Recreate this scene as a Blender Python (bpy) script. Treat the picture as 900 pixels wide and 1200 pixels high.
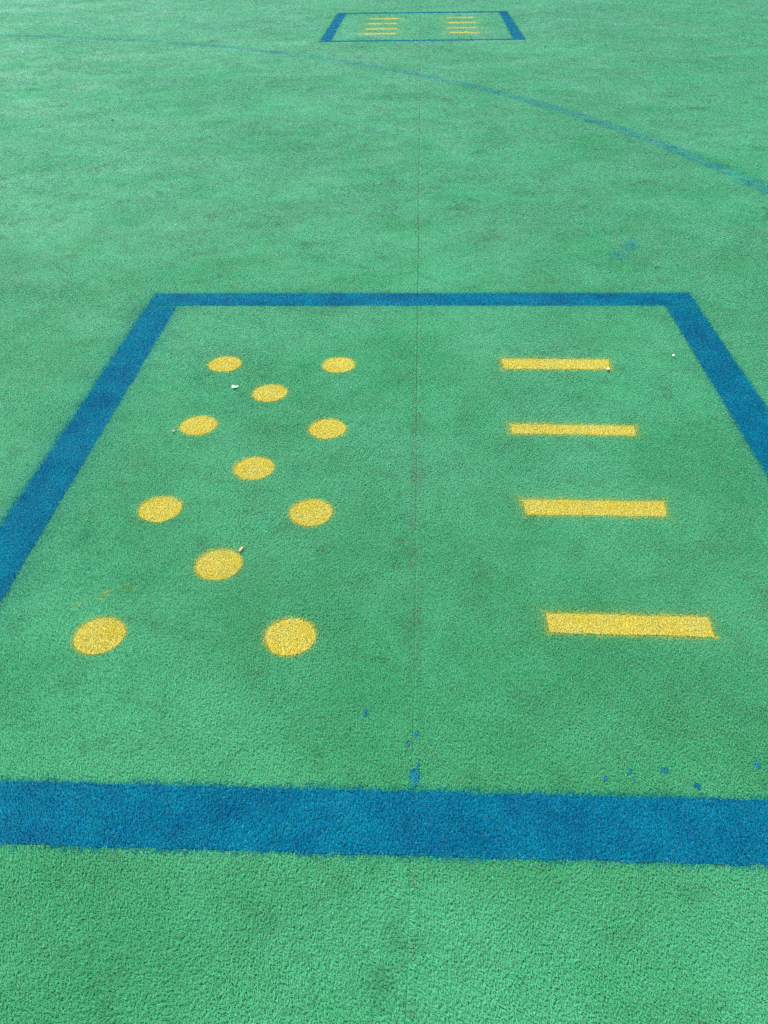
import bpy, math
import numpy as np
from mathutils import Matrix, Vector

for o in list(bpy.data.objects):
    bpy.data.objects.remove(o)
scene = bpy.context.scene
COL = scene.collection
rng = np.random.default_rng(7)

# ------------------------------------------------------------------ camera
cam_d = bpy.data.cameras.new('camera')
cam = bpy.data.objects.new('camera', cam_d)
COL.objects.link(cam)
CAM = Vector((-0.0047, -0.8141, 1.5))
PITCH, YAW, ROLL, F_PX = 0.6622, -0.05063, -0.02114, 925.84
cp, sp, cy, sy, cr, sr = (math.cos(PITCH), math.sin(PITCH), math.cos(YAW), math.sin(YAW),
                          math.cos(ROLL), math.sin(ROLL))
fw = Vector((sy * cp, cy * cp, -sp))
rt0 = Vector((cy, -sy, 0))
up0 = rt0.cross(fw)
rt = cr * rt0 + sr * up0
up = -sr * rt0 + cr * up0
cam.matrix_world = Matrix(((rt.x, up.x, -fw.x, CAM.x), (rt.y, up.y, -fw.y, CAM.y),
                           (rt.z, up.z, -fw.z, CAM.z), (0, 0, 0, 1)))
cam_d.sensor_fit = 'VERTICAL'
cam_d.sensor_height = 24.0
cam_d.lens = 24.0 * F_PX / 1200.0
cam_d.clip_start = 0.05
cam_d.clip_end = 1500
scene.camera = cam

# ------------------------------------------------------------------ sky and sun
SUN_EL, SUN_AZ = math.radians(57), math.radians(-46)      # azimuth from +Y towards +X
w = bpy.data.worlds.new('World')
scene.world = w
w.use_nodes = True
nt = w.node_tree
sky = nt.nodes.new('ShaderNodeTexSky')
sky.sky_type = 'NISHITA'
sky.sun_disc = False
sky.sun_elevation = SUN_EL
sky.sun_rotation = SUN_AZ
bg = nt.nodes['Background']
nt.links.new(sky.outputs[0], bg.inputs[0])
bg.inputs[1].default_value = 0.12
sun_d = bpy.data.lights.new('sun', 'SUN')
sun_d.energy = 4.0
sun_d.angle = math.radians(0.53)
sun_d.color = (1.0, 0.95, 0.87)
sun = bpy.data.objects.new('sun', sun_d)
COL.objects.link(sun)
sv = Vector((math.sin(SUN_AZ) * math.cos(SUN_EL), math.cos(SUN_AZ) * math.cos(SUN_EL), math.sin(SUN_EL)))
sun.rotation_euler = (-sv).to_track_quat('-Z', 'Y').to_euler()
sun.location = (-4, 6, 9)

vs = scene.view_settings
vs.view_transform = 'Standard'
vs.look = 'None'
vs.exposure = 1.13
vs.gamma = 1.0
vs.use_curve_mapping = False
scene.cycles.use_denoising = False
scene.cycles.max_bounces = 6
scene.cycles.diffuse_bounces = 4

# ------------------------------------------------------------------ small helpers
def tag(o, label=None, cat=None, group=None, kind=None):
    if label: o['label'] = label
    if cat: o['category'] = cat
    if group: o['group'] = group
    if kind: o['kind'] = kind
    return o

def thing(name, loc, label, cat, group=None):
    o = bpy.data.objects.new(name, None)
    o.empty_display_size = 0.1
    o.location = loc
    COL.objects.link(o)
    return tag(o, label, cat, group)

def hash2(ix, iy, seed):
    h = (ix.astype(np.int64) * 374761393 + iy.astype(np.int64) * 668265263 + seed * 974634541) & 0x7fffffff
    h = ((h ^ (h >> 13)) * 1274126177) & 0x7fffffff
    h = h ^ (h >> 16)
    return (h & 0xffff) / 65535.0

def vnoise(x, y, scale, seed):
    """smooth value noise in -1..1, scale in cells per metre"""
    x = x * scale; y = y * scale
    ix = np.floor(x); iy = np.floor(y)
    fx = x - ix; fy = y - iy
    fx = fx * fx * (3 - 2 * fx); fy = fy * fy * (3 - 2 * fy)
    a = hash2(ix, iy, seed); b = hash2(ix + 1, iy, seed)
    c = hash2(ix, iy + 1, seed); d = hash2(ix + 1, iy + 1, seed)
    return (a + (b - a) * fx + (c - a) * fy + (a - b - c + d) * fx * fy) * 2 - 1

def sstep(a, b, x):
    t = np.clip((x - a) / (b - a), 0, 1)
    return t * t * (3 - 2 * t)

# ------------------------------------------------------------------ materials
def nodes_of(name):
    m = bpy.data.materials.new(name)
    m.use_nodes = True
    t = m.node_tree
    return m, t, t.nodes['Principled BSDF']

def ramp(t, src, stops):
    r = t.nodes.new('ShaderNodeValToRGB')
    el = r.color_ramp.elements
    while len(el) < len(stops):
        el.new(0.5)
    for e, (p, c) in zip(el, stops):
        e.position = p
        e.color = (*c, 1)
    t.links.new(src, r.inputs[0])
    return r.outputs[0]

def noise(t, vec, scale, detail=3.0, rough=0.55, dist=0.0):
    n = t.nodes.new('ShaderNodeTexNoise')
    n.inputs['Scale'].default_value = scale
    n.inputs['Detail'].default_value = detail
    n.inputs['Roughness'].default_value = rough
    n.inputs['Distortion'].default_value = dist
    t.links.new(vec, n.inputs['Vector'])
    return n.outputs[0]

def mix(t, fac, a, b, mode='MIX'):
    n = t.nodes.new('ShaderNodeMix')
    n.data_type = 'RGBA'
    n.blend_type = mode
    for s, v in ((n.inputs[0], fac), (n.inputs[6], a), (n.inputs[7], b)):
        if isinstance(v, (int, float)):
            s.default_value = v
        elif isinstance(v, tuple):
            s.default_value = (*v, 1)
        else:
            t.links.new(v, s)
    return n.outputs[2]

def math_n(t, op, a, b=0.0):
    n = t.nodes.new('ShaderNodeMath')
    n.operation = op
    for s, v in zip(n.inputs, (a, b)):
        if isinstance(v, (int, float)):
            s.default_value = v
        else:
            t.links.new(v, s)
    return n.outputs[0]

GREEN_FRESH = (0.027, 0.308, 0.106)
GREEN_PALE = (0.063, 0.410, 0.186)
GREEN_DARK = (0.028, 0.235, 0.080)
BLUE_DEEP = (0.000, 0.114, 0.220)
BLUE_WORN = (0.000, 0.186, 0.285)
YELLOW_MAIN = (0.570, 0.472, 0.064)
YELLOW_WORN = (0.555, 0.492, 0.115)

def paint_colours(t, pos):
    """green yarn, blue paint and yellow paint as they vary over the field"""
    big = noise(t, pos, 0.55, 3, 0.6)
    sx_ = t.nodes.new('ShaderNodeSeparateXYZ')
    t.links.new(pos, sx_.inputs[0])
    big = math_n(t, 'SUBTRACT', big, math_n(t, 'MULTIPLY', sx_.outputs[0], 0.022))   # paler green to the left
    mid = noise(t, pos, 2.6, 5, 0.65, 0.4)
    small = noise(t, pos, 9.0, 5, 0.65, 0.3)
    g = mix(t, ramp(t, big, [(0.40, (0, 0, 0)), (0.60, (1, 1, 1))]), GREEN_FRESH, GREEN_PALE)
    g = mix(t, 0.5, g, ramp(t, mid, [(0.40, GREEN_FRESH), (0.58, GREEN_PALE)]))
    worn = ramp(t, small, [(0.34, (1, 1, 1)), (0.47, (0, 0, 0))])
    g = mix(t, math_n(t, 'MULTIPLY', worn, 0.5), g, GREEN_DARK)
    scuffs = ramp(t, noise(t, pos, 4.2, 6, 0.72, 0.8), [(0.33, (1, 1, 1)), (0.43, (0, 0, 0))])
    sp_ = t.nodes.new('ShaderNodeSeparateXYZ')
    t.links.new(pos, sp_.inputs[0])
    mr = t.nodes.new('ShaderNodeMapRange')              # the open field beyond the frame is more trodden
    mr.interpolation_type = 'SMOOTHSTEP'
    for k_, v_ in ((1, 2.4), (2, 4.0), (3, 0.16), (4, 0.85)):
        mr.inputs[k_].default_value = v_
    t.links.new(sp_.outputs[1], mr.inputs[0])
    g = mix(t, math_n(t, 'MULTIPLY', scuffs, mr.outputs[0]), g, (0.022, 0.185, 0.065))
    bn = noise(t, pos, 7.0, 5, 0.65)
    b = ramp(t, bn, [(0.36, BLUE_DEEP), (0.64, BLUE_WORN)])
    yn = noise(t, pos, 16.0, 4, 0.6)
    y = ramp(t, yn, [(0.36, YELLOW_MAIN), (0.66, YELLOW_WORN)])
    return g, b, y

def finish(t, p, col, rough=0.5, spec=0.45):
    t.links.new(col, p.inputs['Base Color'])
    p.inputs['Roughness'].default_value = rough
    p.inputs['Specular IOR Level'].default_value = spec

# yarn: the face attribute "fibre" holds (random per strand, blue paint, yellow paint, grit)
def fibre_material():
    m, t, p = nodes_of('turf_yarn')
    geo = t.nodes.new('ShaderNodeNewGeometry')
    at = t.nodes.new('ShaderNodeAttribute')
    at.attribute_name = 'fibre'
    sep = t.nodes.new('ShaderNodeSeparateColor')
    t.links.new(at.outputs['Color'], sep.inputs[0])
    rnd, blue, yel, grit = sep.outputs[0], sep.outputs[1], sep.outputs[2], at.outputs['Alpha']
    g, b, y = paint_colours(t, geo.outputs['Position'])
    c = mix(t, blue, g, b)
    c = mix(t, yel, c, y)
    c = mix(t, grit, c, (0.10, 0.105, 0.052))
    tint = ramp(t, rnd, [(0.0, (0.56, 0.68, 0.62)), (0.5, (0.96, 0.98, 0.96)), (1.0, (1.40, 1.26, 1.33))])
    tint = mix(t, math_n(t, 'MULTIPLY', yel, 0.55), tint, (0.97, 0.97, 0.97))
    c = mix(t, 1.0, c, tint, 'MULTIPLY')
    finish(t, p, c, 0.55, 0.05)
    bare = math_n(t, 'SUBTRACT', 1.0, math_n(t, 'MAXIMUM', blue, yel))
    t.links.new(math_n(t, 'MULTIPLY', bare, 0.68), p.inputs['Sheen Weight'])
    t.links.new(math_n(t, 'MULTIPLY', bare, 0.42), p.inputs['Specular IOR Level'])
    p.inputs['Sheen Roughness'].default_value = 0.5
    p.inputs['Sheen Tint'].default_value = (0.80, 1.0, 0.92, 1)
    tr = t.nodes.new('ShaderNodeBsdfTranslucent')
    t.links.new(c, tr.inputs['Color'])
    mx = t.nodes.new('ShaderNodeMixShader')
    mx.inputs[0].default_value = 0.36
    t.links.new(p.outputs[0], mx.inputs[1])
    t.links.new(tr.outputs[0], mx.inputs[2])
    t.links.new(mx.outputs[0], t.nodes['Material Output'].inputs['Surface'])
    return m

def sheet_material(name, which):
    m, t, p = nodes_of(name)
    geo = t.nodes.new('ShaderNodeNewGeometry')
    g, b, y = paint_colours(t, geo.outputs['Position'])
    c = {'green': g, 'blue': b, 'yellow': y, 'faded': mix(t, 0.4, g, b)}[which]
    fine = noise(t, geo.outputs['Position'], 260.0, 2, 0.6)
    c = mix(t, 1.0, c, ramp(t, fine, [(0.3, (0.36, 0.40, 0.40)), (0.7, (0.78, 0.78, 0.78))] if which == 'green' else
            [(0.3, (0.45, 0.5, 0.5)), (0.7, (1.0, 1.0, 1.0))]), 'MULTIPLY')
    finish(t, p, c, 0.8, 0.1)
    bump = t.nodes.new('ShaderNodeBump')
    bump.inputs['Strength'].default_value = 0.6
    bump.inputs['Distance'].default_value = 0.006
    t.links.new(fine, bump.inputs['Height'])
    t.links.new(bump.outputs[0], p.inputs['Normal'])
    return m

def speck_material(name, a, b, scale=300.0, rough=0.8, spec=0.3):
    m, t, p = nodes_of(name)
    geo = t.nodes.new('ShaderNodeNewGeometry')
    n = noise(t, geo.outputs['Position'], scale, 4, 0.6)
    finish(t, p, ramp(t, n, [(0.35, a), (0.65, b)]), rough, spec)
    return m

M_FIBRE = fibre_material()
M_SHEET = {k: sheet_material(n, k) for k, n in
           (('green', 'turf_backing'), ('blue', 'blue_paint'), ('yellow', 'yellow_paint'), ('faded', 'faded_blue_paint'))}
M_SEAM = speck_material('seam_dirt_shade', (0.008, 0.090, 0.035), (0.022, 0.125, 0.050), spec=0.0)  # trapped dirt plus the shade between parted strands, put into the colour
M_GRIT = speck_material('sand_grit', (0.12, 0.085, 0.055), (0.26, 0.20, 0.14))
M_WHITE = speck_material('white_paper', (0.60, 0.60, 0.59), (0.72, 0.72, 0.71))
M_STONE = speck_material('pale_stone', (0.62, 0.62, 0.58), (0.82, 0.82, 0.80))
M_HUSK = speck_material('dry_husk', (0.22, 0.10, 0.055), (0.42, 0.34, 0.17), 120.0)
M_TWIG = speck_material('dark_bark', (0.012, 0.014, 0.010), (0.04, 0.035, 0.022))
M_PINK = speck_material('pink_petal', (0.16, 0.13, 0.10), (0.30, 0.25, 0.20))
M_CHIP = speck_material('pale_chip', (0.36, 0.22, 0.18), (0.55, 0.45, 0.34))

# ------------------------------------------------------------------ the field: one sheet to the horizon
def mesh_object(name, verts, faces, mat, parent=None, smooth=False):
    me = bpy.data.meshes.new(name)
    me.from_pydata([tuple(v) for v in verts], [], faces)
    me.update()
    me.materials.append(mat)
    if smooth:
        me.polygons.foreach_set('use_smooth', np.ones(len(me.polygons), bool))
    o = bpy.data.objects.new(name, me)
    COL.objects.link(o)
    if parent: o.parent = parent
    return o

n = 96
ring = [(700 * math.cos(2 * math.pi * i / n), 700 * math.sin(2 * math.pi * i / n), 0) for i in range(n)]
tag(mesh_object('turf_ground', ring, [list(range(n))], M_SHEET['green']), kind='structure')

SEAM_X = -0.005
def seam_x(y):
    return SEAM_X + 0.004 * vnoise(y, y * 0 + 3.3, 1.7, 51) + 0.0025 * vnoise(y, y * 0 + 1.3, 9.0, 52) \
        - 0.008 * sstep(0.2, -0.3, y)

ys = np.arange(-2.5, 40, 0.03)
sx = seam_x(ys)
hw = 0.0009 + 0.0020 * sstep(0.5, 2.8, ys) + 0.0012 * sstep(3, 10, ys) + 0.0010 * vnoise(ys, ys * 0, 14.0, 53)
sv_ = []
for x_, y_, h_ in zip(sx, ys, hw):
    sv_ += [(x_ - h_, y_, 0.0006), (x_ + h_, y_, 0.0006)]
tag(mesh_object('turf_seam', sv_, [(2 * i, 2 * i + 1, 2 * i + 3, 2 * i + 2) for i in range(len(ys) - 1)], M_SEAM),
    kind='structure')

# ------------------------------------------------------------------ markings: signed distances on the ground (metres)
def sd_rect(x, y, x0, y0, x1, y1):
    dx = np.maximum(x0 - x, x - x1); dy = np.maximum(y0 - y, y - y1)
    return np.where((dx > 0) & (dy > 0), np.hypot(dx, dy), np.maximum(dx, dy))

def sd_quad(x, y, q):
    """convex counter-clockwise quad: largest edge distance"""
    out = np.full(x.shape, -1e9)
    for i in range(len(q)):
        (ax, ay), (bx, by) = q[i], q[(i + 1) % len(q)]
        l = math.hypot(bx - ax, by - ay)
        out = np.maximum(out, ((x - ax) * (by - ay) - (y - ay) * (bx - ax)) / l)
    return out

MARKS = []     # each: name, colour, signed distance, feather (m), strength, bbox, outline, owner

def outline_quad(q, step=0.02, amp=0.003):
    pts = []
    for i in range(len(q)):
        (ax, ay), (bx, by) = q[i], q[(i + 1) % len(q)]
        k = max(2, int(math.hypot(bx - ax, by - ay) / step))
        for j in range(k):
            pts.append((ax + (bx - ax) * j / k, ay + (by - ay) * j / k))
    return wobble(np.array(pts), amp)

def wobble(p, amp):
    dx = vnoise(p[:, 0], p[:, 1], 45.0, 91) * amp
    dy = vnoise(p[:, 0], p[:, 1], 45.0, 92) * amp
    return np.column_stack([p[:, 0] + dx, p[:, 1] + dy])

def add_mark(name, colour, sd, bbox, outline, feather=0.004, strength=1.0, parent=None, label=None, cat=None,
             group=None, sheet=True, faded=False, warp=0.0035, over=0.0, over_w=0.02):
    MARKS.append(dict(name=name, colour=colour, sd=sd, bbox=bbox, outline=outline, feather=feather,
                      strength=strength, parent=parent, label=label, cat=cat, group=group, sheet=sheet, faded=faded,
                      warp=warp, over=over, over_w=over_w))

def add_quad(name, colour, q, **k):
    g_ = k.pop('grow', 0.0)
    if g_:
        c0 = np.array(q).mean(0)
        q = [tuple(p + np.sign(p - c0) * g_) for p in np.array(q)]
    qs = [(px_, py_ + (e_ if py_ > np.mean([b_[1] for b_ in q]) else -e_)) for px_, py_ in q] if (e_ := k.pop('reach', 0.0)) else q
    a = np.array(q)
    shrink = k.pop('shrink', 0.008)
    c = a.mean(0)
    d = a - c
    inner = c + d * (1 - shrink / np.maximum(np.abs(d), 1e-6).min(0))
    add_mark(name, colour, lambda x, y, q=qs: sd_quad(x, y, q),
             (a[:, 0].min(), a[:, 1].min() - 0.02, a[:, 0].max(), a[:, 1].max() + 0.02), outline_quad([tuple(p) for p in inner]), **k)

# near court frame: outer 2.555 x 2.809 m, lines about 15 cm wide
W2, L, T = 1.2777, 2.809, 0.153
fr = thing('painted_frame', (0, 0, 0), 'large blue painted rectangle on the green turf, close to the viewer, around the yellow dots',
           'marking', 'blue rectangles painted on the turf')
add_quad('end_line', 'blue', [(-W2, -0.004), (W2, -0.008), (W2, 0.151), (-W2, 0.154)], parent=fr, feather=0.008, warp=0.0065,
         label='front blue border line with a ragged edge, nearest the viewer')
add_quad('end_line', 'blue', [(-W2, L - T), (W2, L - T), (W2, L), (-W2, L)], parent=fr, feather=0.007, over=0.35, over_w=0.03)
add_quad('side_line', 'blue', [(-W2, 0.154), (-W2 + T, 0.154), (-W2 + T, L - T), (-W2, L - T)], parent=fr, reach=0.02, feather=0.006,
         over=0.45, over_w=0.04)
add_quad('side_line', 'blue', [(W2 - T, 0.151), (W2, 0.151), (W2, L - T), (W2 - T, L - T)], parent=fr, reach=0.02, feather=0.004,
         over=0.2, over_w=0.02)

# far court frame, sides a little heavier than its ends
ff = thing('painted_frame', (0, 11.1, 0), 'small looking blue painted rectangle far off near the top edge, around short yellow bars',
           'marking', 'blue rectangles painted on the turf')
add_quad('end_line', 'blue', [(-1.335, 11.10), (1.370, 11.05), (1.370, 11.17), (-1.335, 11.23)], parent=ff, feather=0.006)
add_quad('end_line', 'blue', [(-1.360, 14.19), (1.400, 14.10), (1.400, 14.29), (-1.360, 14.37)], parent=ff, feather=0.006)
add_quad('side_line', 'blue', [(-1.335, 11.23), (-1.170, 11.227), (-1.195, 14.185), (-1.360, 14.19)], parent=ff, reach=0.02, feather=0.01)
add_quad('side_line', 'blue', [(1.205, 11.173), (1.370, 11.17), (1.400, 14.10), (1.250, 14.104)], parent=ff, reach=0.02, feather=0.01)

# eleven yellow dots
DOTS = [(-0.788, 2.078, 'left column, in the row farthest from the viewer'),
        (-0.322, 2.073, 'right column, in the row farthest from the viewer'),
        (-0.568, 1.841, 'middle column, the farthest of the three middle dots'),
        (-0.791, 1.603, 'left column, second row from the far end'),
        (-0.322, 1.585, 'right column, second row from the far end'),
        (-0.544, 1.336, 'middle column, the middle of the three middle dots'),
        (-0.801, 1.109, 'left column, second row from the viewer'),
        (-0.326, 1.099, 'right column, second row from the viewer'),
        (-0.564, 0.854, 'middle column, nearest of the middle dots, beside a dry husk'),
        (-0.819, 0.573, 'left column, nearest row, the lower left corner dot'),
        (-0.323, 0.581, 'right column, nearest row, closest to the seam')]
for x0, y0, where in DOTS:
    r0 = 0.0712
    th = np.linspace(0, 2 * math.pi, 40, endpoint=False)
    out = wobble(np.column_stack([x0 + (r0 - .007) * np.cos(th), y0 + (r0 - .007) * np.sin(th)]), 0.002)
    add_mark('yellow_dot', 'yellow', lambda x, y, x0=x0, y0=y0, r0=r0: np.hypot(x - x0, y - y0) - r0,
             (x0 - r0, y0 - r0, x0 + r0, y0 + r0), out, feather=0.0020, over=0.22, over_w=0.008, warp=0.0022,
             label='round yellow painted dot, ' + where, cat='painted dot', group='yellow dots in the near rectangle')

# four near bars
BARS = [([(0.334, 2.040), (0.765, 2.036), (0.776, 2.131), (0.338, 2.136)], 'farthest of the four, pale chip at right end', 0.010),
        ([(0.328, 1.558), (0.765, 1.547), (0.774, 1.620), (0.326, 1.632)], 'second from the far end, the thinnest', 0.008),
        ([(0.331, 1.095), (0.760, 1.092), (0.772, 1.176), (0.324, 1.182)], 'second nearest the viewer', 0.007),
        ([(0.338, 0.606), (0.764, 0.597), (0.766, 0.679), (0.336, 0.685)], 'nearest the viewer and the widest looking', 0.004)]
for q, where, fe in BARS:
    add_quad('yellow_bar', 'yellow', q, feather=fe * 1.4, over=0.3, over_w=0.014, warp=0.004, grow=0.003,
             label='yellow painted bar right of the seam, ' + where, cat='painted bar', group='yellow bars in the near rectangle')

# eight far bars
FY = ['nearest', 'second nearest', 'second farthest', 'farthest']
for side, xa, xb in (('left', -0.785, -0.342), ('right', 0.392, 0.815)):
    for k, y0 in enumerate((11.84, 12.34, 12.92, 13.515)):
        add_quad('yellow_bar', 'yellow', [(xa, y0 - .072), (xb, y0 - .082), (xb, y0 + .062), (xa, y0 + .072)],
                 feather=0.045, over=0.5, over_w=0.06, strength=0.68,
                 label='short yellow bar, %s of the %s stack in the far rectangle' % (FY[k], side),
                 cat='painted bar', group='yellow bars in the far rectangle')

# the big faded blue arc
AC, AR = (-8.238, 1.631), 10.80
th = np.radians(np.arange(-8, 122, 0.5))
ro, ri = AR + .045, AR - .045
arc_out = np.vstack([np.column_stack([AC[0] + ro * np.cos(th), AC[1] + ro * np.sin(th)]),
                     np.column_stack([AC[0] + ri * np.cos(th[::-1]), AC[1] + ri * np.sin(th[::-1])])])
def arc_sd(x, y):
    return np.abs(np.hypot(x - AC[0], y - AC[1]) - AR) - 0.066
add_mark('curved_line', 'blue', arc_sd, (-14, 0, 2.7, 12.6), arc_out, feather=0.032, strength=0.33, faded=True, over=0.15, over_w=0.05,
         label='long faded blue curve sweeping across the turf before the far rectangle', cat='marking')

# splashes of blue paint
SPL = [(0.000, 0.178, 0.013, 0.030, 'largest blue paint splash, touching the front blue line at the seam'),
       (0.006, 0.210, 0.006, 0.007, 'tiny blue paint spot just beyond the largest splash by the seam'),
       (0.003, 0.288, 0.007, 0.012, 'small blue paint drop on the right side of the seam'),
       (-0.016, 0.266, 0.006, 0.010, 'small blue paint drop on the left side of the seam'),
       (-0.115, 0.345, 0.008, 0.011, 'lone blue paint drop left of the seam'),
       (0.408, 0.185, 0.0075, 0.008, 'leftmost blue paint speck of those right of the seam, near the front line'),
       (0.463, 0.206, 0.006, 0.007, 'faint blue paint speck, second of those right of the seam'),
       (0.537, 0.209, 0.009, 0.010, 'boldest round blue paint speck right of the seam'),
       (0.598, 0.172, 0.008, 0.010, 'blue paint speck right of the seam, closest to the front line'),
       (0.741, 0.230, 0.009, 0.013, 'blue paint speck farthest right, by the right edge'),
       (0.468, 0.184, 0.005, 0.005, 'faintest tiny blue paint speck near the front line')]
for x0, y0, rx, ry, lab in SPL:
    th = np.linspace(0, 2 * math.pi, 20, endpoint=False)
    k = 1 + 0.22 * np.sin(3 * th + x0 * 40) + 0.15 * np.sin(5 * th + y0 * 60)
    out = np.column_stack([x0 + rx * .8 * k * np.cos(th), y0 + ry * .8 * k * np.sin(th)])
    st = 0.5 if 'faint' in lab else (0.95 if 'largest' in lab else 0.62)
    add_mark('paint_splash', 'blue', lambda x, y, x0=x0, y0=y0, rx=rx, ry=ry:
             (np.hypot((x - x0) / rx, (y - y0) / ry) - 1) * min(rx, ry),
             (x0 - rx, y0 - ry, x0 + rx, y0 + ry), out, feather=0.002, strength=st, warp=0.004,
             label=lab, cat='paint spot', group='spots of spilt blue paint')

for x0, y0, rx, ry, an, st, lab in (
        (1.140, 3.46, 0.060, 0.150, -0.40, 0.48, 'brighter blue paint smear on the turf beyond the frame, the farther of two'),
        (1.040, 3.30, 0.075, 0.100, -0.6, 0.28, 'duller blue paint smear on the turf beyond the frame, the nearer of two')):
    ca, sa = math.cos(an), math.sin(an)
    th = np.linspace(0, 2 * math.pi, 24, endpoint=False)
    out = np.column_stack([x0 + .6 * (rx * np.cos(th) * ca - ry * np.sin(th) * sa), y0 + .6 * (rx * np.cos(th) * sa + ry * np.sin(th) * ca)])
    add_mark('paint_smear', 'blue', lambda x, y, x0=x0, y0=y0, rx=rx, ry=ry, ca=ca, sa=sa:
             (np.hypot(((x - x0) * ca + (y - y0) * sa) / rx, (-(x - x0) * sa + (y - y0) * ca) / ry) - 1) * min(rx, ry),
             (x0 - .1, y0 - .12, x0 + .1, y0 + .12), out, feather=0.006, strength=st, faded=True, warp=0.012,
             label=lab, cat='paint smear', group='blue paint smears')

# a faint scuff of yellow paint: a few thin strokes
SCUFF = [(-0.905, 0.700, -0.800, 0.765), (-0.872, 0.700, -0.835, 0.722), (-0.800, 0.742, -0.770, 0.755), (-0.925, 0.672, -0.895, 0.700)]
def scuff_sd(x, y):
    d = np.full(x.shape, 9.0)
    for ax, ay, bx, by in SCUFF:
        t = np.clip(((x - ax) * (bx - ax) + (y - ay) * (by - ay)) / ((bx - ax) ** 2 + (by - ay) ** 2), 0, 1)
        d = np.minimum(d, np.hypot(x - ax - t * (bx - ax), y - ay - t * (by - ay)))
    return d - 0.0035
add_mark('paint_scuff', 'yellow', scuff_sd, (-0.93, 0.66, -0.76, 0.78), None, feather=0.004, strength=0.55, sheet=False, warp=0.006,
         label='faint thin yellow paint scuff above the lower left dot', cat='paint smear')

# ------------------------------------------------------------------ yarn strands: roots, sizes, paint
RHO0 = 150000.0
D0, DMAX = 1.65, 24.0
def scatter():
    xs, yy, ss = [], [], []
    edges = [-0.30, 0.3, 0.8, 1.2, 1.65] + list(np.geomspace(1.65, DMAX, 30)[1:])
    for a, b in zip(edges[:-1], edges[1:]):
        dm = 0.5 * (a + b)
        s = max(1.0, dm / D0) ** 0.80
        half_r = 0.50 * max(b, 0) + 1.2
        half_l = 0.62 * max(b, 0) + 1.2
        cell = s / math.sqrt(RHO0)                      # tufts stand in jittered rows, as on a tufting machine
        ny = max(1, int(round((b - a) / cell)))
        nx = int((half_l + half_r) / cell)
        gx, gy = np.meshgrid(np.arange(nx), np.arange(ny))
        gx = (gx.ravel() + rng.uniform(-.55, .55, nx * ny) + 0.5) / nx
        gy = (gy.ravel() + rng.uniform(-.55, .55, nx * ny) + 0.5) / ny
        xs.append(CAM.x - half_l + gx * (half_l + half_r))
        yy.append(CAM.y + a + gy * (b - a))
        ss.append(np.maximum(1.0, (yy[-1] - CAM.y) / D0) ** 0.80)
        # wider flanks, in larger tufts
        s2 = 1.7 * s
        cell = s2 / math.sqrt(RHO0)
        for x_a, x_b in ((-half_l - 1.8, -half_l), (half_r, half_r + 1.8)):
            ny, nx = max(1, int(round((b - a) / cell))), int(1.8 / cell)
            gx, gy = np.meshgrid(np.arange(nx), np.arange(ny))
            gx = (gx.ravel() + rng.uniform(-.55, .55, nx * ny) + 0.5) / nx
            gy = (gy.ravel() + rng.uniform(-.55, .55, nx * ny) + 0.5) / ny
            xs.append(CAM.x + x_a + gx * (x_b - x_a))
            yy.append(CAM.y + a + gy * (b - a))
            ss.append(np.full(nx * ny, s2))
    return np.concatenate(xs), np.concatenate(yy), np.concatenate(ss)

X, Y, S = scatter()
N = len(X)
# the seam: fewer strands along it
in_paint = ((Y > -0.01) & (Y < 0.155)) | ((Y > L - T) & (Y < L))
keep = ~(~in_paint & (np.abs(X - seam_x(Y)) < 0.002 + 0.011 * sstep(0.5, 2.8, Y) + 0.006 * sstep(3, 10, Y)) & (rng.random(N) < 0.36) & (Y < 24))
X, Y, S = X[keep], Y[keep], S[keep]
N = len(X)
print('strands', N)

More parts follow.
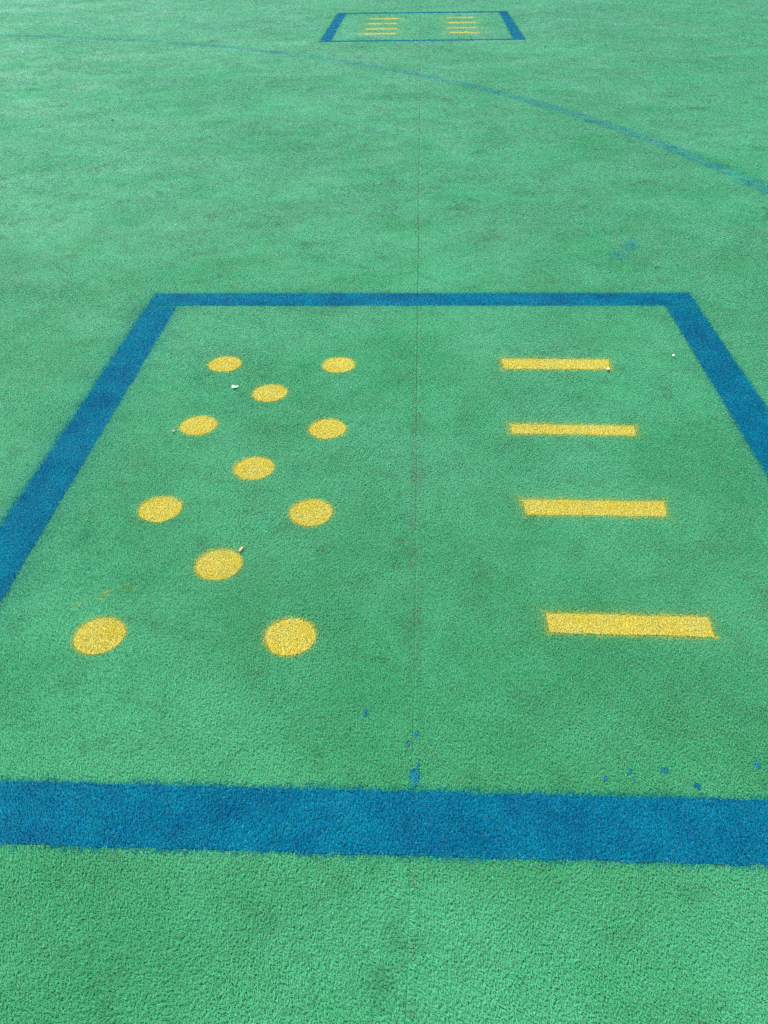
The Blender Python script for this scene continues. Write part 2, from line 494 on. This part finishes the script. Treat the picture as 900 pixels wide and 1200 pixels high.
owner = np.full(N, -1)
ATT = np.zeros((N, 4), np.float32)
ATT[:, 0] = np.clip(0.5 + rng.normal(0, 0.22, N) / S ** 0.9, 0, 1)
w1 = vnoise(X, Y, 60.0, 11); w2 = vnoise(X, Y, 140.0, 12); w3 = vnoise(X, Y, 25.0, 13)
for i, mk in enumerate(MARKS):
    x0, y0, x1, y1 = mk['bbox']
    pad = max(mk['feather'] * 3, mk['over_w'] * 3) + 0.02
    idx = np.nonzero((X > x0 - pad) & (X < x1 + pad) & (Y > y0 - pad) & (Y < y1 + pad))[0]
    if not len(idx): continue
    x, y = X[idx], Y[idx]
    nw = mk['warp'] * (0.7 * w1[idx] + 0.5 * w2[idx] + 0.4 * w3[idx])
    d = mk['sd'](x, y) + nw
    du = d                                       # depth inside the whole painted frame, across its joints
    if mk['parent']:
        for other in MARKS:
            if other['parent'] == mk['parent'] and other is not mk:
                du = np.minimum(du, other['sd'](x, y) + nw)
    ch = 1 if mk['colour'] == 'blue' else 2
    soft = mk['feather'] * rng.normal(0, 0.7, len(idx))
    inside = d + soft < 0
    st = mk['strength']
    if st < 1:                                   # thin, worn paint: patchy cover
        cover = np.clip(st + 0.55 * vnoise(x, y, 8.0, 31) * st + 0.35 * vnoise(x, y, 40.0, 32) * st, 0, 1)
        if mk['name'] == 'curved_line':
            cover *= 1.30 + 0.05 * sstep(-1.5, 1.8, x)
        if mk['name'] == 'paint_smear':
            cover *= 1.3 * sstep(0.004, -0.055, d)
        strength = np.clip(cover + rng.normal(0, 0.18, len(idx)), 0, 1)
    else:
        strength = np.clip(0.98 + 0.05 * rng.normal(0, 1, len(idx)), 0, 1)
        bare = rng.random(len(idx)) < 0.015
        strength[bare] *= 0.4
    strength = strength * (1 - 0.55 * sstep(-0.6 * mk['feather'], 1.0 * mk['feather'], du + 0.3 * soft))
    ii = idx[inside & (owner[idx] < 0)]
    owner[ii] = i
    ATT[ii, 1:3] = 0
    ATT[ii, ch] = strength[inside & np.isin(idx, ii)]
    if mk['over'] > 0:                           # overspray on the bare yarn beside the edge
        out = (~inside) & (owner[idx] < 0)
        o_ = mk['over'] * np.exp(-np.clip(d[out], 0, None) / mk['over_w']) * (0.75 + 0.5 * rng.random(out.sum()))
        ATT[idx[out], ch] = np.maximum(ATT[idx[out], ch], np.clip(o_, 0, 1))
# brownish dirt on some strands next to the seam and here and there
near_seam = np.abs(X - seam_x(Y))
ATT[:, 3] = np.where(near_seam < 0.016 + 0.008 * sstep(2, 8, Y), 0.42 * rng.random(N) * sstep(-0.2, 1.2, Y) * (owner < 0), 0)
ATT[:, 3] += np.where(near_seam < 0.016, 0.6 * rng.random(N) * (vnoise(X, Y, 22.0, 61) > 0.3) * (owner < 0), 0)
stray = (rng.random(N) < 0.006) & (owner < 0)
ATT[stray, 3] = rng.uniform(0.2, 0.8, stray.sum())

# strand shapes: a flat ribbon of two faces, root, bend, tip
lean0 = math.radians(232) + 0.6 * vnoise(X, Y, 1.1, 71) + 0.5 * vnoise(X, Y, 4.0, 72) + 0.35 * vnoise(X, Y, 15.0, 73)
theta = lean0 + rng.normal(0, 0.65, N)
lean_amt = 1 + 0.30 * vnoise(X, Y, 2.3, 74) + 0.2 * vnoise(X, Y, 9.0, 75)
horiz = rng.uniform(0.0026, 0.0060, N) * lean_amt * S
H = rng.uniform(0.0058, 0.0076, N) * (1.15 - 0.25 * lean_amt) * S ** -0.1
wid = rng.uniform(0.0009, 0.0016, N) * S
part_ = ~in_paint[keep] & (np.abs(X - seam_x(Y)) < 0.012) & (rng.random(N) < 0.6)
theta[part_] = np.where(X[part_] > seam_x(Y[part_]), 0.0, math.pi) + rng.normal(0, 0.5, part_.sum())
dx, dy = np.cos(theta), np.sin(theta)
tau = rng.normal(0, 0.5, N) / S ** 0.6
sxv, syv, szv = -dy * np.cos(tau), dx * np.cos(tau), np.sin(tau) * 0.6
curl = rng.normal(0, 0.5, N)
P = np.empty((N, 6, 3), np.float32)
for k, (hf, zf, wf) in enumerate(((0.0, -0.0005, 0.8), (0.38, 0.80, 1.0), (1.0, 1.0, 0.55))):
    off = curl * horiz * (hf * hf)
    cx = X + dx * horiz * hf - dy * off
    cy_ = Y + dy * horiz * hf + dx * off
    tipz = np.where(k == 2, rng.uniform(0.55, 1.15, N), 1.0)
    cz = H * zf * tipz if k else np.full(N, 0.0002)
    for sgn, j in ((-1, 0), (1, 1)):
        h_ = 0.5 * wid * wf * sgn
        P[:, 2 * k + j, 0] = cx + sxv * h_
        P[:, 2 * k + j, 1] = cy_ + syv * h_
        P[:, 2 * k + j, 2] = np.maximum(cz + szv * h_, 0.0002)
FACES = np.array([[0, 1, 3, 2], [2, 3, 5, 4]])

def build_strands(name, sel, parent=None, sheet=None, sheet_mat=None):
    """strands of one owner as one mesh; a marking also gets its own painted backing sheet"""
    nb = len(sel)
    co = P[sel].reshape(-1, 3)
    quads = (np.arange(nb)[:, None, None] * 6 + FACES[None]).reshape(-1, 4)
    loops = quads.reshape(-1)
    starts = np.arange(len(quads)) * 4
    mats = np.zeros(len(quads), np.int32)
    att = np.repeat(ATT[sel], 2, axis=0)
    if sheet is not None:
        k = len(sheet)
        sh = np.column_stack([sheet, np.full(k, 0.0012)]).astype(np.float32)
        base = len(co)
        co = np.vstack([co, sh])
        starts = np.append(starts, len(loops))
        loops = np.append(loops, base + np.arange(k))
        mats = np.append(mats, 1)
        att = np.vstack([att, np.zeros((1, 4), np.float32)])
    me = bpy.data.meshes.new(name)
    me.vertices.add(len(co))
    me.vertices.foreach_set('co', co.reshape(-1).astype(np.float32))
    me.loops.add(len(loops))
    me.loops.foreach_set('vertex_index', loops.astype(np.int32))
    me.polygons.add(len(starts))
    me.polygons.foreach_set('loop_start', starts.astype(np.int32))
    me.materials.append(M_FIBRE)
    if sheet_mat: me.materials.append(sheet_mat)
    me.polygons.foreach_set('material_index', mats.astype(np.int32))
    me.update(calc_edges=True)
    a = me.attributes.new('fibre', 'FLOAT_COLOR', 'FACE')
    a.data.foreach_set('color', att.reshape(-1).astype(np.float32))
    o = bpy.data.objects.new(name, me)
    COL.objects.link(o)
    if parent:
        o.parent = parent
        o.matrix_parent_inverse = Matrix.Translation(parent.location).inverted()
    return o

tag(build_strands('turf_yarn', np.nonzero(owner < 0)[0]), kind='stuff',
    label='short green artificial turf yarn covering the whole field', cat='artificial turf')
for i, mk in enumerate(MARKS):
    o = build_strands(mk['name'], np.nonzero(owner == i)[0], mk['parent'],
                      mk['outline'] if mk['sheet'] else None, M_SHEET['faded' if mk['faded'] else mk['colour']] if mk['sheet'] else None)
    tag(o, mk['label'], mk['cat'], mk['group'])

# ------------------------------------------------------------------ grit along the seam
g_v, g_f = [], []
gy = np.concatenate([rng.uniform(-0.35, 4.0, 230)])
gy = gy[vnoise(gy, gy * 0 + 7, 5.0, 62) > -0.15]
for y_ in gy:
    x_ = float(seam_x(np.array([y_]))[0]) + rng.normal(0, 0.008)
    r_ = rng.uniform(0.0009, 0.0018)
    z_ = rng.uniform(0.003, 0.008)
    b_ = len(g_v)
    for k in range(3):
        a_ = 2.1 * k + rng.uniform(0, 1)
        g_v.append((x_ + r_ * math.cos(a_), y_ + r_ * math.sin(a_), z_ + rng.uniform(-.4, .4) * r_))
    g_v.append((x_, y_, z_ + r_)); g_v.append((x_, y_, z_ - r_))
    for k in range(3):
        g_f.append((b_ + k, b_ + (k + 1) % 3, b_ + 3)); g_f.append((b_ + (k + 1) % 3, b_ + k, b_ + 4))
tag(mesh_object('sand_grit', g_v, g_f, M_GRIT), kind='stuff', label='brown sand grit caught along the turf seam', cat='grit')

# ------------------------------------------------------------------ litter lying on the turf
def lump(name, loc, size, mat, label, cat, seed, rough=0.25, group=None, rotz=0.0):
    """a small irregular solid: a subdivided ball pushed in and out"""
    import bmesh
    bm = bmesh.new()
    bmesh.ops.create_icosphere(bm, subdivisions=3, radius=1.0)
    r_ = np.random.default_rng(seed)
    dirs = r_.normal(size=(7, 3)); ph = r_.uniform(0, 6, 7)
    for v in bm.verts:
        k = 1 + rough * sum(math.sin(2.3 * float(np.dot(d_, v.co)) + p_) for d_, p_ in zip(dirs, ph)) / 3
        v.co *= k
        v.co.x *= size[0]; v.co.y *= size[1]; v.co.z *= size[2]
    me = bpy.data.meshes.new(name)
    bm.to_mesh(me); bm.free()
    me.materials.append(mat)
    o = bpy.data.objects.new(name, me)
    o.location = loc; o.rotation_euler = (0, 0, rotz)
    COL.objects.link(o)
    return tag(o, label, cat, group)

def crumple(name, loc, sx, sy, sz, mat, label, cat, seed, rotz, group=None):
    """a thin creased scrap with real thickness"""
    r_ = np.random.default_rng(seed)
    nx, ny = 9, 7
    top, bot = [], []
    for j in range(ny):
        for i in range(nx):
            u, v = i / (nx - 1) * 2 - 1, j / (ny - 1) * 2 - 1
            k = 1 - 0.22 * abs(u * v) + r_.normal(0, 0.05)
            z = sz * (0.5 + 0.5 * math.sin(2.4 * u + 1.1 * v + seed) * 0.8 + r_.normal(0, 0.12)) + sz * 0.5 * u * u
            top.append((u * sx * k, v * sy * k * (1 - 0.35 * u), z + 0.0006)); bot.append((u * sx * k, v * sy * k * (1 - 0.35 * u), z))
    vv = top + bot; o_ = nx * ny; ff_ = []
    for j in range(ny - 1):
        for i in range(nx - 1):
            a = j * nx + i
            ff_.append((a, a + 1, a + nx + 1, a + nx)); ff_.append((o_ + a, o_ + a + nx, o_ + a + nx + 1, o_ + a + 1))
    edge = [i for i in range(nx)] + [j * nx + nx - 1 for j in range(1, ny)] + [(ny - 1) * nx + i for i in range(nx - 2, -1, -1)] + \
           [j * nx for j in range(ny - 2, 0, -1)]
    for a, b in zip(edge, edge[1:] + edge[:1]):
        ff_.append((b, a, o_ + a, o_ + b))
    o = mesh_object(name, vv, ff_, mat, smooth=True)
    o.location = loc; o.rotation_euler = (0, 0, rotz)
    return tag(o, label, cat, group)

def twig(name, loc, length, r0, mat, label, cat, rotz, group=None):
    vv, ff_ = [], []
    segs, sides = 7, 6
    for i in range(segs):
        t = i / (segs - 1)
        rr = r0 * (1 - 0.55 * t)
        cx, cyy, cz = (t - .5) * length, 0.10 * length * math.sin(3.3 * t), r0 + 0.06 * length * math.sin(2.6 * t)
        for k in range(sides):
            a = 2 * math.pi * k / sides
            vv.append((cx, cyy + rr * math.cos(a), cz + rr * math.sin(a)))
    for i in range(segs - 1):
        for k in range(sides):
            a, b = i * sides + k, i * sides + (k + 1) % sides
            ff_.append((a, b, b + sides, a + sides))
    ff_.append(list(range(sides))[::-1]); ff_.append(list(range((segs - 1) * sides, segs * sides)))
    o = mesh_object(name, vv, ff_, mat, smooth=True)
    o.location = loc; o.rotation_euler = (0, 0, rotz)
    return tag(o, label, cat, group)

ZT = 0.0075
crumple('paper_scrap', (-0.709, 1.875, ZT), 0.0125, 0.009, 0.0035, M_WHITE, 'small crumpled white paper scrap lying among the far yellow dots',
        'litter', 3, 0.1)
lump('pebble', (1.037, 2.150, ZT + .001), (0.005, 0.0055, 0.004), M_STONE, 'tiny white pebble right of the farthest yellow bar', 'pebble', 5)
crumple('dry_husk', (-0.511, 0.915, ZT), 0.013, 0.004, 0.0025, M_HUSK, 'dry reddish husk beside the nearest middle yellow dot', 'husk', 8, 1.35)
crumple('pale_chip', (0.750, 2.030, ZT), 0.010, 0.008, 0.003, M_CHIP, 'pale pink chip at the right end of the farthest yellow bar', 'litter', 4, 0.5)
crumple('dry_petal', (-0.871, 1.555, ZT - .001), 0.005, 0.006, 0.0025, M_PINK, 'dull pink dry petal left of the second row dot', 'petal', 6, 0.8)
twig('twig', (1.197, 3.104, ZT), 0.034, 0.0026, M_TWIG, 'dark short twig on open turf beyond the right frame corner', 'twig', 0.1)
lump('dirt_crumb', (-2.651, 6.54, ZT + .006), (0.005, 0.008, 0.006), M_TWIG, 'dark dirt crumb on the turf at upper left', 'dirt', 12)
lump('dirt_crumb', (1.526, 10.38, ZT + .008), (0.008, 0.011, 0.008), M_TWIG, 'dark dirt crumb just right of the far rectangle', 'dirt', 13)
lump('dirt_crumb', (-0.225, 13.47, ZT + .008), (0.007, 0.011, 0.008), M_TWIG, 'dark dirt crumb inside the far rectangle near its far line', 'dirt', 14)
lump('pebble', (-5.029, 10.46, ZT + .006), (0.009, 0.012, 0.008), M_STONE, 'white pebble on distant turf at the upper left edge', 'pebble', 15)
